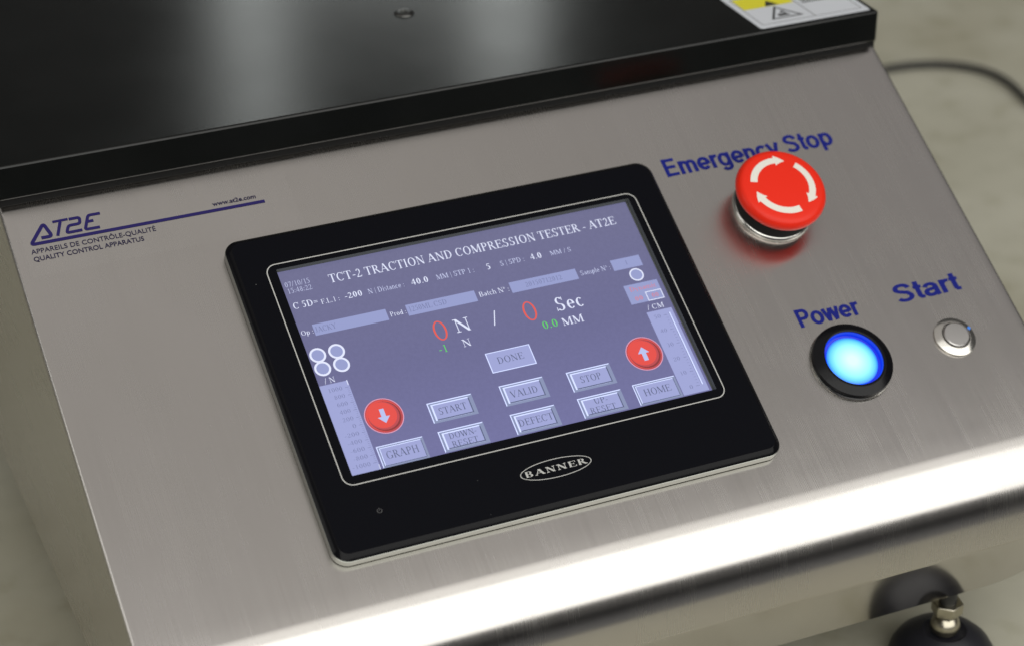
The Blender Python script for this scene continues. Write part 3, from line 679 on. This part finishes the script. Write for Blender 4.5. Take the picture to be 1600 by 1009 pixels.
# long bar that runs on into the open triangle
thickline(mb, rounded([(-70.0, 85.5), (-166.3, 85.85), (-159.3, 94.6), (-157.3, 88.1), (-161.6, 88.15)], 1.5, 5), 1.45)
mb2 = [
 [(-155.6, 94.55), (-149.4, 94.6)],
 [(-152.55, 94.1), (-155.15, 87.7)],
 rounded([(-149.0, 94.45), (-144.7, 94.45), (-145.2, 91.5), (-149.9, 91.5), (-151.4, 88.25), (-145.1, 88.3)], 1.1, 4),
 rounded([(-136.3, 94.55), (-141.2, 94.6), (-143.9, 88.2), (-138.0, 88.1)], 1.0, 4),
 [(-142.2, 91.7), (-139.7, 91.75)],
]
for k, pl in enumerate(mb2): thickline(mb, pl, 1.25 if k else 1.1, .01 * (k % 3))
mb.build("logo", NAVY_INK, film)
sans_text("printed_lettering", "APPAREILS DE CONTRÔLE-QUALITÉ", -167.2, -116.8, 81.3, 2.15, hl, DARK_INK, film, bold=0.006)
sans_text("printed_lettering", "QUALITY CONTROL APPARATUS", -167.0, -122.6, 77.75, 2.15, hl, DARK_INK, film, bold=0.012)
sans_text("printed_lettering", "www.at2e.com", -91.3, -73.0, 87.7, 2.0, hl, DARK_INK, film, bold=0.02)

# ================================================================== touch screen
OU0, OU1, OV0, OV1, OR = -94.6, 95.2, -80.6, 66.7, 6.5
OPN = (-77.4, 78.5, -47.2, 48.7)
mb = MB()
loops = [at_h(ins(OU0, OU1, OV0, OV1, OR, .25), -2.1),
         at_h(ins(OU0, OU1, OV0, OV1, OR, 2.25), -0.22),
         at_h(ins(OU0, OU1, OV0, OV1, OR, 2.62), -0.1)]
mb.loft(loops, 0)
screen = mb.build("touch_screen", GLOSS_BLACK, root, sharp=50)
screen['label'] = "black framed operator touch screen, lit lilac"
mb = MB()
loops = [at_h(ins(OU0, OU1, OV0, OV1, OR, 2.6), -0.14), at_h(ins(OU0, OU1, OV0, OV1, OR, 2.6), 0.0), at_h(rrect(*OPN, .4), 0.0)]
mb.loft(loops, 0, smooth=False); mb.build("front_film", BEZEL, screen)
mb = MB()
loops = [at_h(ins(OU0, OU1, OV0, OV1, OR, .3), -5.6), at_h(ins(OU0, OU1, OV0, OV1, OR, .05), -5.4), at_h(ins(OU0, OU1, OV0, OV1, OR, 0), -2.3), at_h(ins(OU0, OU1, OV0, OV1, OR, .3), -2.1)]
mb.loft(loops, 0); mb.build("rim", RIM, screen, sharp=50)
mb = MB()
loops = [at_h(ins(OU0, OU1, OV0, OV1, OR, .3), -5.98), at_h(ins(OU0, OU1, OV0, OV1, OR, .7), -5.4)]
mb.loft(loops, 0); mb.build("gasket", GASKET, screen)
mb = MB()
loops = [at_h(rrect(*OPN, .4), -0.005), at_h(rrect(OPN[0], OPN[1], OPN[2], OPN[3], .4), -2.9)]
mb.loft(loops, 0, smooth=False); mb.build("screen_surround", WELL, screen)
mb = MB(); mb.poly([(-80, -50), (81, -50), (81, 51.5), (-80, 51.5)], -2.9); mb.build("screen_back", WELL, screen)
HD = -2.2
DU0, DU1, DV0, DV1 = -77.2, 77.6, -47.0, 48.6
mb = MB(); mb.prism([(DU0, DV0), (DU1, DV0), (DU1, DV1), (DU0, DV1)], HD - .5, HD)
display = mb.build("display", D_BG, screen); display['label'] = "lit lilac display"
# white printed outline around the display
mb = MB()
loops = [at_h(rrect(-81.7, 81.9, -51.3, 51.4, 4.4, 10), .03), at_h(rrect(-81.25, 81.45, -50.85, 50.95, 3.95, 10), .03)]
mb.loft(loops, 0, smooth=False); mb.build("printed_outline", WHITE_INK, screen)
# maker's oval badge below the display
mb = MB(); ring(mb, .8, -64.1, 15.1, 14.75, .03, 0, 64, 4.05, 3.75)
serif_text(mb, "BANNER", -12.2, 13.6, -65.3, 2.45, .03, 0, bold=1.55, serif_w=.13, gap=.1)
mb.build("badge", WHITE_INK, screen)['label'] = "white oval with slab lettering"
mb = MB(); ring(mb, -72.1, -63.9, 1.0, .78, .03, 0, 20, a0=120, a1=420); mb.poly([(-72.2, -63.9), (-72.0, -63.9), (-72.0, -62.7), (-72.2, -62.7)], .03)
mb.build("power_symbol", GREY_INK, screen)

# ---- what is on the display
H1 = HD + .05; H2 = HD + .09; H3 = HD + .13
def words(s, u0, u1, v, cap, mat, bold=1.0, h=H3, name="screen_text", **kw):
    mb = MB(); serif_text(mb, s, u0, u1, v, cap, h, 0, bold, **kw); return mb.build(name, mat, screen)
words('07/10/15', -75.6, -65.3, 40.9, 2.3, D_DIM, .8)
words('15:48:22', -75.5, -65.4, 37.8, 2.3, D_DIM, .8)
words('TCT-2 TRACTION AND COMPRESSION TESTER - AT2E', -57.4, 69.4, 38.9, 3.9, D_WHITE, 1.05)
words('C 5D=', -75.4, -65.2, 30.4, 2.9, D_WHITE, 1.15)
words('F.L.1 :', -63.9, -56.2, 30.1, 2.2, D_WHITE, .95)
words('-200', -53.9, -46.6, 30.2, 2.6, D_WHITE, 1.25)
words('N | Distance :', -44.0, -28.6, 30.2, 2.3, D_DIM, 1.0)
words('40.0', -25.4, -18.2, 30.1, 2.7, D_WHITE, 1.25)
words('MM | STP 1 :', -14.5, 1.9, 30.2, 2.3, D_DIM, 1.0)
words('5', 7.5, 9.2, 30.0, 2.7, D_WHITE, 1.25)
words('S | SPD :', 13.6, 24.3, 30.4, 2.3, D_DIM, 1.0)
words('4.0', 27.2, 32.1, 30.3, 2.7, D_WHITE, 1.25)
words('MM / S', 36.1, 45.4, 30.4, 2.1, D_DIM, 1.0)
words('Op :', -76.2, -71.2, 18.0, 2.1, D_WHITE)
words('Prod :', -38.8, -32.0, 18.0, 2.1, D_WHITE)
words('Batch Nº :', -0.2, 12.9, 18.2, 2.3, D_WHITE)
words('Sample Nº :', 44.9, 58.6, 18.1, 2.2, D_DIM)
words('JACKY', -70.2, -61.6, 18.1, 2.5, D_FAINT)
words('1250ML CSD', -30.8, -14.4, 18.3, 2.4, D_FAINT)
words('20150712012', 20.3, 36.5, 18.3, 2.2, D_FAINT)
words('1', 65.5, 66.7, 18.7, 1.9, D_FAINT)
def field(u0, u1, v0, v1, mat=D_FIELD, name="text_field"):
    mb = MB(); mb.poly([(u0, v0), (u1, v0), (u1, v1), (u0, v1)], H1); return mb.build(name, mat, screen)
field(-70.8, -39.9, 16.75, 22.0); field(-31.5, -1.6, 16.6, 21.8); field(13.7, 43.5, 16.85, 21.95); field(59.6, 72.8, 16.9, 22.15)
def big_zero(cx, cy):
    mb = MB(); n = 40; rx, ry = 2.75, 4.6; ot = []; it = []
    for i in range(n):
        a = 2 * math.pi * i / n
        ot.append(mb.vert(cx + rx * math.cos(a), cy + ry * math.sin(a), H2)); it.append(mb.vert(cx + (rx - .8) * math.cos(a), cy + (ry - .55) * math.sin(a), H2))
    for i in range(n): mb.face((ot[i], ot[(i + 1) % n], it[(i + 1) % n], it[i]))
    mb.build("screen_digit", D_RED, screen)
big_zero(-21.6, 7.1); big_zero(17.5, 7.1)
words('N', -15.2, -8.7, 4.4, 6.2, D_WHITE, 1.0)
words('-1', -25.1, -21.5, -2.8, 3.3, D_GREEN, 1.0)
words('N', -14.8, -11.4, -2.5, 3.4, D_WHITE, 1.0)
words('Sec', 28.8, 41.0, 4.2, 6.2, D_WHITE, 1.1)
words('0.0', 20.2, 26.7, -2.5, 3.6, D_GREEN, 1.0)
words('MM', 28.8, 38.0, -2.9, 3.5, D_WHITE, 1.05)
mb = MB(); mb.poly([(.7, 4.0), (1.15, 4.0), (3.5, 10.8), (3.05, 10.8)], H2); mb.build("screen_text", D_WHITE, screen)
words('/ N', -74.1, -69.8, -5.1, 2.4, D_WHITE); words('/ CM', 66.3, 73.7, -4.4, 2.3, D_WHITE)
# round status lamps drawn as rings
for cx, cy in ((-72.9, 8.0), (-65.1, 8.0), (-72.9, 1.75), (-65.1, 1.75)):
    mb = MB(); ring(mb, cx, cy, 3.35, 2.5, H2, 0, 32); mb.poly(circ(cx, cy, 2.55, 32), H1, 1); mb.build("status_ring", [D_WHITE, D_FIELD], screen)
mb = MB(); ring(mb, 68.2, 13.1, 3.1, 2.5, H2, 0, 32); mb.poly(circ(68.2, 13.1, 2.55, 32), H1, 1)
mb.build("status_ring", [D_WHITE, D_FIELD], screen)
# small mode box
mb = MB(); mb.poly([(60.4, -.3), (75.7, -.3), (75.7, 9.0), (60.4, 9.0)], H1, 0)
fr_ = [(68.3, 75.6, -.25, .1), (68.3, 75.6, 3.9, 4.25), (68.3, 68.65, .1, 3.9), (75.25, 75.6, .1, 3.9)]
for a, b, c, d in fr_: mb.poly([(a, c), (b, c), (b, d), (a, d)], H2, 1)
serif_text(mb, "Dynamic", 62.4, 74.4, 5.6, 2.2, H3, 2, 1.3); serif_text(mb, "00", 63.0, 66.4, 1.0, 2.0, H3, 2, 1.3); serif_text(mb, "00", 70.6, 73.6, 1.0, 2.0, H3, 2, 1.3)
mb.build("mode_box", [D_FIELD, D_WHITE, D_PINKT], screen)
# scales
def scale(u0, u1, v0, v1, nums, tick_u, first, step, right_edge, tl, slot=None, minor=5):
    mb = MB(); mb.poly([(u0, v0), (u1, v0), (u1, v1), (u0, v1)], H1, 0)
    for k, s in enumerate(nums):
        vv = first - step * k
        wd = len(s) * 1.45
        if tl: serif_text(mb, s, right_edge - wd, right_edge, vv - .85, 1.75, H3, 1, .9)
        else: serif_text(mb, s, right_edge - wd, right_edge, vv - .85, 1.75, H3, 1, .9)
        mb.poly([(tick_u - 1.6, vv - .09), (tick_u, vv - .09), (tick_u, vv + .09), (tick_u - 1.6, vv + .09)], H2, 1)
        if k < len(nums) - 1:
            for q in range(1, minor):
                w_ = vv - step * q / minor
                mb.poly([(tick_u - .9, w_ - .06), (tick_u, w_ - .06), (tick_u, w_ + .06), (tick_u - .9, w_ + .06)], H2, 1)
    if slot:
        a, b, c, d = slot
        mb.poly([(a, c), (b, c), (b, d), (a, d)], H2, 2)
        mb.poly([(a - .25, c), (a - .05, c), (a - .05, d), (a - .25, d)], H2, 1)
    return mb.build("scale", [D_KEY, D_FAINT, D_LIGHT, D_RED], screen)
s1 = scale(-76.8, -65.1, -46.2, -5.6, ['1000', '800', '600', '400', '200', '0', '-200', '-400', '-600', '-800', '-1000'], -65.5, -8.5, 3.45, -68.3, True, minor=4)
s1['label'] = "left hand scale from 1000 to -1000"
s2 = scale(65.1, 76.5, -45.7, -5.3, ['50', '40', '30', '20', '10', '0'], 73.4, -8.2, 6.9, 70.3, False, (74.5, 75.0, -42.6, -7.3))
s2['label'] = "right hand scale from 50 to 0"
mb = MB(); mb.poly([(-76.8, -46.45), (-65.1, -46.45), (-65.1, -46.2), (-76.8, -46.2)], H2); mb.poly([(-65.35, -46.2), (-65.1, -46.2), (-65.1, -44), (-65.35, -44)], H2); mb.build("scale_edge", D_WHITE, screen)
mb = MB(); mb.poly([(-65.6, -7.6), (-65.3, -7.6), (-65.3, -5.4), (-65.6, -5.4)], H2); mb.build("scale_edge", D_WHITE, screen)
# on-screen keys
def key(u0, u1, v0, v1, lines, b=2.0, style='bevel', tcap=3.0):
    mb = MB()
    if style == 'bevel':                              # two-step raised frame, light top left, dark bottom right
        mb.poly([(u0, v0), (u1, v0), (u1, v1), (u0, v1)], H1, 1)
        k = .45
        mb.poly([(u0, v0), (u0 + k, v0 + k), (u0 + k, v1 - k), (u1 - k, v1 - k), (u1, v1), (u0, v1)], H1 + .01, 2)
        mb.poly([(u0, v0), (u1, v0), (u1, v1), (u1 - .3, v1 - .3), (u1 - .3, v0 + .3), (u0 + .3, v0 + .3)], H1 + .012, 1)
        a0, a1, c0, c1 = u0 + b, u1 - b, v0 + b * .75, v1 - b * .75
        mb.poly([(a0 - .7, c0 - .5), (a1 + .1, c0 - .5), (a1 + .1, c1 + .5), (a0 - .7, c1 + .5)], H2, 2)
        mb.poly([(a0, c0 - .45), (a1 + .45, c0 - .45), (a1 + .45, c1), (a0, c1)], H2 + .01, 3)
        mb.poly([(a0, c0), (a1, c0), (a1, c1), (a0, c1)], H2 + .02, 0)
    elif style == 'flat':
        mb.poly([(u0, v0), (u1, v0), (u1, v1), (u0, v1)], H1, 2)
        mb.poly([(u0 + .4, v0 + .35), (u1 - .4, v0 + .35), (u1 - .4, v1 - .35), (u0 + .4, v1 - .35)], H2, 0)
    else:
        mb.poly([(u0, v0), (u1, v0), (u1, v1), (u0, v1)], H1, 1)
        mb.poly([(u0, v0), (u0 + .4, v0 + .4), (u0 + .4, v1 - .4), (u1 - .4, v1 - .4), (u1, v1), (u0, v1)], H1 + .01, 2)
        mb.poly([(u0 + 1.0, v0 + .7), (u1 - .9, v0 + .7), (u1 - .9, v1 - .9), (u0 + 1.0, v1 - .9)], H2, 3)
        mb.poly([(u0 + 1.0, v0 + .95), (u1 - 1.15, v0 + .95), (u1 - 1.15, v1 - .9), (u0 + 1.0, v1 - .9)], H2 + .01, 2)
        mb.poly([(u0 + 1.3, v0 + .95), (u1 - 1.15, v0 + .95), (u1 - 1.15, v1 - 1.2), (u0 + 1.3, v1 - 1.2)], H2 + .02, 0)
    for (s, a, c, vv) in lines: serif_text(mb, s, a, c, vv, tcap, H3, 4, 1.0)
    o = mb.build("screen_key", [D_KEY, D_LOW, D_LIGHT, D_SHADE, D_TEXT], screen)
    o['label'] = "screen key marked " + " ".join(l[0] for l in lines).replace("- ", "-"); return o
key(-7.7, 11.5, -16.8, -7.45, [("DONE", -3.8, 7.3, -13.3)], style='flat')
key(-38.4, -19.5, -32.6, -23.3, [("START", -34.8, -23.2, -29.4)])
key(-38.4, -19.4, -45.8, -36.4, [("DOWN-", -34.6, -23.2, -40.6), ("RESET", -34.5, -23.7, -44.4)], tcap=2.6)
key(-64.0, -44.8, -46.2, -36.6, [("GRAPH", -61.1, -48.0, -42.8)], style='thin', tcap=3.3)
key(-7.6, 11.3, -32.5, -23.0, [("VALID", -4.1, 7.4, -29.3)])
key(-7.9, 11.3, -45.7, -36.3, [("DEFECT", -5.7, 9.0, -42.4)])
key(21.3, 40.4, -33.3, -23.8, [("STOP", 25.9, 35.0, -29.9)])
key(21.2, 40.4, -45.6, -36.3, [("UP-", 27.7, 33.5, -40.4), ("RESET", 24.7, 35.8, -44.2)], tcap=2.6)
key(45.7, 64.7, -45.8, -35.9, [("HOME", 49.3, 61.0, -42.1)], style='thin', tcap=3.1)
def round_key(cx, cy, up):
    mb = MB(); r = 7.85
    mb.poly(circ(cx, cy, r, 48), H1, 3)                                   # pale rim
    mb.poly(circ(cx, cy, r - .35, 48), H1 + .01, 2)
    mb.poly(circ(cx - .1, cy + .1, r - .9, 48), H1 + .02, 0)
    mb.poly(circ(cx + .15, cy - .15, r - 1.25, 48), H1 + .03, 1)
    mb.poly(circ(cx - .15, cy + .15, r - 1.6, 48), H2, 2)
    mb.poly(circ(cx - .5, cy + .5, r - 2.1, 48), H2 + .01, 0)
    s = 1 if up else -1
    ar = [(-.95, -3.2), (.95, -3.2), (.95, .3), (2.5, .3), (0, 3.2), (-2.5, .3), (-.95, .3)]
    mb.poly([(cx + a * 1.0 - .2, cy + s * b) for a, b in (ar if up else [(x, y) for x, y in ar][::-1])], H3, 4)
    o = mb.build("screen_key", [D_REDK, D_REDD, D_REDM, D_PINK, D_MIDL], screen)
    o['label'] = "round red screen key with %s arrow" % ("up" if up else "down")
round_key(-56.3, -24.3, False); round_key(56.6, -23.3, True)

# ================================================================== emergency stop
ec, ev = 142.4, 33.1
RC = 19.9
def dome(r): return 9.6 + 3.4 * math.sqrt(max(0, 1 - (r / 27.0) ** 2)) - 0.2
prof_cap = [(14.5, 3.6), (18.2, 4.2), (19.4, 5.2), (RC, 6.6), (RC - .1, 8.0), (RC - .7, 9.3), (18.3, 10.35)]
rim_h = 10.35; d0 = dome(17.0)
prof_cap += [(r, rim_h + .35 + (dome(r) - d0)) for r in (17.0, 15, 12.5, 10, 7.5, 5, 2.5, .8)]
mb = MB(); mb.lathe(ec, ev, prof_cap, 0, 96)
cap = mb.build("emergency_stop_button", RED, root, sharp=50); cap['label'] = "red mushroom push button with three white arrows"
mb = MB(); mb.lathe(ec, ev, [(17.0, HP + 2.3), (17.0, 1.6), (16.6, 2.6), (15.3, 4.0)], 0, 72, False); mb.build("button_skirt", BLACK_FLAT, cap)
mb = MB(); mb.lathe(ec, ev, [(17.2, HP + .02), (17.7, HP + .6), (17.6, HP + 1.6), (17.2, HP + 2.2), (16.8, HP + 2.4)], 0, 72, False); mb.build("collar", CHROME, cap)
def cap_z(r):
    if r >= 17: return rim_h + .3
    return rim_h + .35 + (dome(r) - d0) + .06
def arrow(a_tail, a_head, rm=12.9, hw=1.5, head=22):
    mb = MB(); n = 22; cs = []
    a_neck = a_head + head
    rows = []
    for i in range(n + 1):
        a = a_tail + (a_neck - a_tail) * i / n; rows.append((a, rm - hw, rm + hw))
    m_ = 6
    for i in range(m_ + 1):
        t = i / m_; a = a_neck + (a_head - a_neck) * t; ww = (hw + 1.1) * (1 - t) + .05
        rows.append((a, rm - ww, rm + ww))
    ids = []
    for a, r0, r1 in rows:
        ids.append([mb.vert(ec + r * math.cos(R(a)), ev + r * math.sin(R(a)), cap_z(r)) for r in (r0, (r0 + r1) / 2, r1)])
    for i in range(len(ids) - 1):
        for k in range(2): mb.face((ids[i][k], ids[i + 1][k], ids[i + 1][k + 1], ids[i][k + 1]), 0, True)
    mb.build("arrow_mark", WHITE, cap)
arrow(160, 64, head=20); arrow(43, -55, head=20); arrow(-78, -178, head=20)

# ================================================================== power button
pc, pv = 143.2, -47.2
mb = MB(); mb.lathe(pc, pv, [(17.2, HP + 1.2), (17.6, HP + 1.8), (17.3, HP + 3.0), (14.2, HP + 4.5), (13.2, HP + 4.7), (12.8, HP + 4.5), (12.8, HP + 3.9)], 0, 96, False)
pb = mb.build("power_button", simple("ring_black", (0.003, 0.003, 0.004), 0.22, spec=0.22), root, sharp=40); pb['label'] = "round push button glowing blue in a black ring"
mb = MB(); mb.lathe(pc, pv, [(17.6, HP + .02), (17.85, HP + .4), (17.5, HP + 1.0), (17.0, HP + 1.1)], 0, 72, False); mb.build("collar", CHROME, pb)
BLUE_WALL = emis("blue_lit_plastic", (0.0, 0.025, 0.75), 1.0, 0.15, 0.5)
mb = MB(); mb.lathe(pc, pv, [(12.8, HP + 3.9), (12.5, HP + 3.3), (12.3, HP + 1.6), (11.0, HP + 1.4)], 0, 72, False); mb.build("lens_wall", BLUE_WALL, pb)
def lens_mat():
    m, nt, p = newmat("blue_lens"); L = nt.links.new
    tc = N(nt, 'ShaderNodeTexCoord'); ln = N(nt, 'ShaderNodeVectorMath', operation='LENGTH'); L(tc.outputs['Object'], ln.inputs[0])
    mr = N(nt, 'ShaderNodeMapRange'); mr.inputs[1].default_value = 0.002; mr.inputs[2].default_value = 0.0112; L(ln.outputs['Value'], mr.inputs[0])
    cr = ramp(nt, [(0.0, (0.66, 0.98, 1.0)), (0.55, (0.32, 0.85, 1.0)), (0.84, (0.10, 0.52, 1.0)), (1.0, (0.0, 0.10, 0.95))]); L(mr.outputs[0], cr.inputs[0])
    L(cr.outputs[0], p.inputs['Emission Color']); p.inputs['Emission Strength'].default_value = 1.15
    p.inputs['Base Color'].default_value = (0.02, 0.1, 0.3, 1); p.inputs['Roughness'].default_value = 0.25
    return m
mb = MB(); mb.lathe(pc, pv, [(11.2, HP + 1.3), (11.1, HP + 1.9), (9.9, HP + 2.2), (5, HP + 2.4), (.5, HP + 2.4)], 0, 64); mb.build("lens", lens_mat(), pb)

# ================================================================== start button
tc_, tv = 193.9, -46.9
mb = MB(); mb.lathe(tc_, tv, [(8.9, HP + .02), (9.3, HP + .4), (9.2, HP + .9), (6.7, HP + 2.2), (6.3, HP + 2.2), (6.2, HP + 1.0), (5.9, HP + .9)], 0, 72, False)
sb = mb.build("start_button", simple("turned_steel", (0.62, 0.60, 0.56), 0.2, metal=1.0), root, sharp=30); sb['label'] = "small round bare steel push button"
mb = MB(); mb.lathe(tc_, tv, [(5.75, HP + .9), (5.75, HP + 2.7), (5.3, HP + 3.1), (3, HP + 3.15), (.5, HP + 3.15)], 0, 64); mb.build("plunger", SATIN, sb)
mb = MB(); mb.lathe(tc_ + 7.4, tv + 1.9, [(.8, HP + 1.45), (.75, HP + 2.0), (.3, HP + 2.25)], 0, 20); mb.build("indicator_light", emis("blue_led", (0.05, 0.28, 0.95), 0.8), sb)

# ================================================================== levelling feet
FX, FY = 180.6, -72.0
NUT = simple("dull_nickel", (0.46, 0.43, 0.34), 0.28, metal=1.0)
STEM = simple("dark_stem", (0.03, 0.03, 0.03), 0.4, metal=0.5)
def foot(x, y):
    mb = MB(W); mb.lathe(x, y, [(22.5, 0.0), (23.6, 1.5), (23.6, 4.5), (22.8, 8.0), (20.4, 12.2), (16.8, 15.6), (12.5, 18.0), (9.6, 19.0), (8.6, 18.0), (6.5, 17.5), (1, 17.5)], 0, 64)
    f = mb.build("levelling_foot", RUBBER, root, sharp=60)
    mb = MB(W); mb.lathe(x, y, [(2, 18.0), (5.6, 18.6), (6.6, 21.5), (5.8, 24.5), (4.2, 26.6), (3.6, 27.0)], 0, 40, False); mb.build("ball_joint", NUT, f)
    mb = MB(W); mb.lathe(x, y, [(3.9, 26.5), (3.9, 61.0)], 0, 24, False); mb.build("threaded_stem", STEM, f)
    mb = MB(W); hx = [(x + 7.0 * math.cos(R(20 + 60 * i)), y + 7.0 * math.sin(R(20 + 60 * i))) for i in range(6)]
    mb.prism(hx, 28.5, 34.0, 0, True); mb.build("hex_nut", NUT, f, bevel=.5)
    return f
foot(FX, FY); foot(-125, FY); foot(FX, 390); foot(-125, 390)

# ================================================================== cable on the bench behind the machine
def cable():
    cu = bpy.data.curves.new("power_cable", 'CURVE'); cu.dimensions = '3D'; cu.bevel_depth = 2.4 * MM; cu.bevel_resolution = 5; cu.use_fill_caps = True
    pts = [(250, 434, 60), (330, 462, 14), (420, 486, 4), (504, 497, 4), (544, 487, 4), (566, 462, 4), (566, 432, 4), (556, 400, 4), (560, 340, 4), (620, 260, 4), (720, 220, 4)]
    s = cu.splines.new('NURBS'); s.points.add(len(pts) - 1); s.order_u = 4; s.use_endpoint_u = True
    for q, p_ in zip(s.points, pts): q.co = (*(Vector(p_) * MM), 1)
    ob = bpy.data.objects.new("tmp", cu); C.objects.link(ob)
    dg = bpy.context.evaluated_depsgraph_get(); me = bpy.data.meshes.new_from_object(ob.evaluated_get(dg))
    bpy.data.objects.remove(ob)
    me.materials.clear(); me.materials.append(CABLE)
    for p_ in me.polygons: p_.use_smooth = True
    o = bpy.data.objects.new("power_cable", me); C.objects.link(o)
    return tag(o, "black power cable curving over the grey surface behind the machine's right side", "cable")
cable()
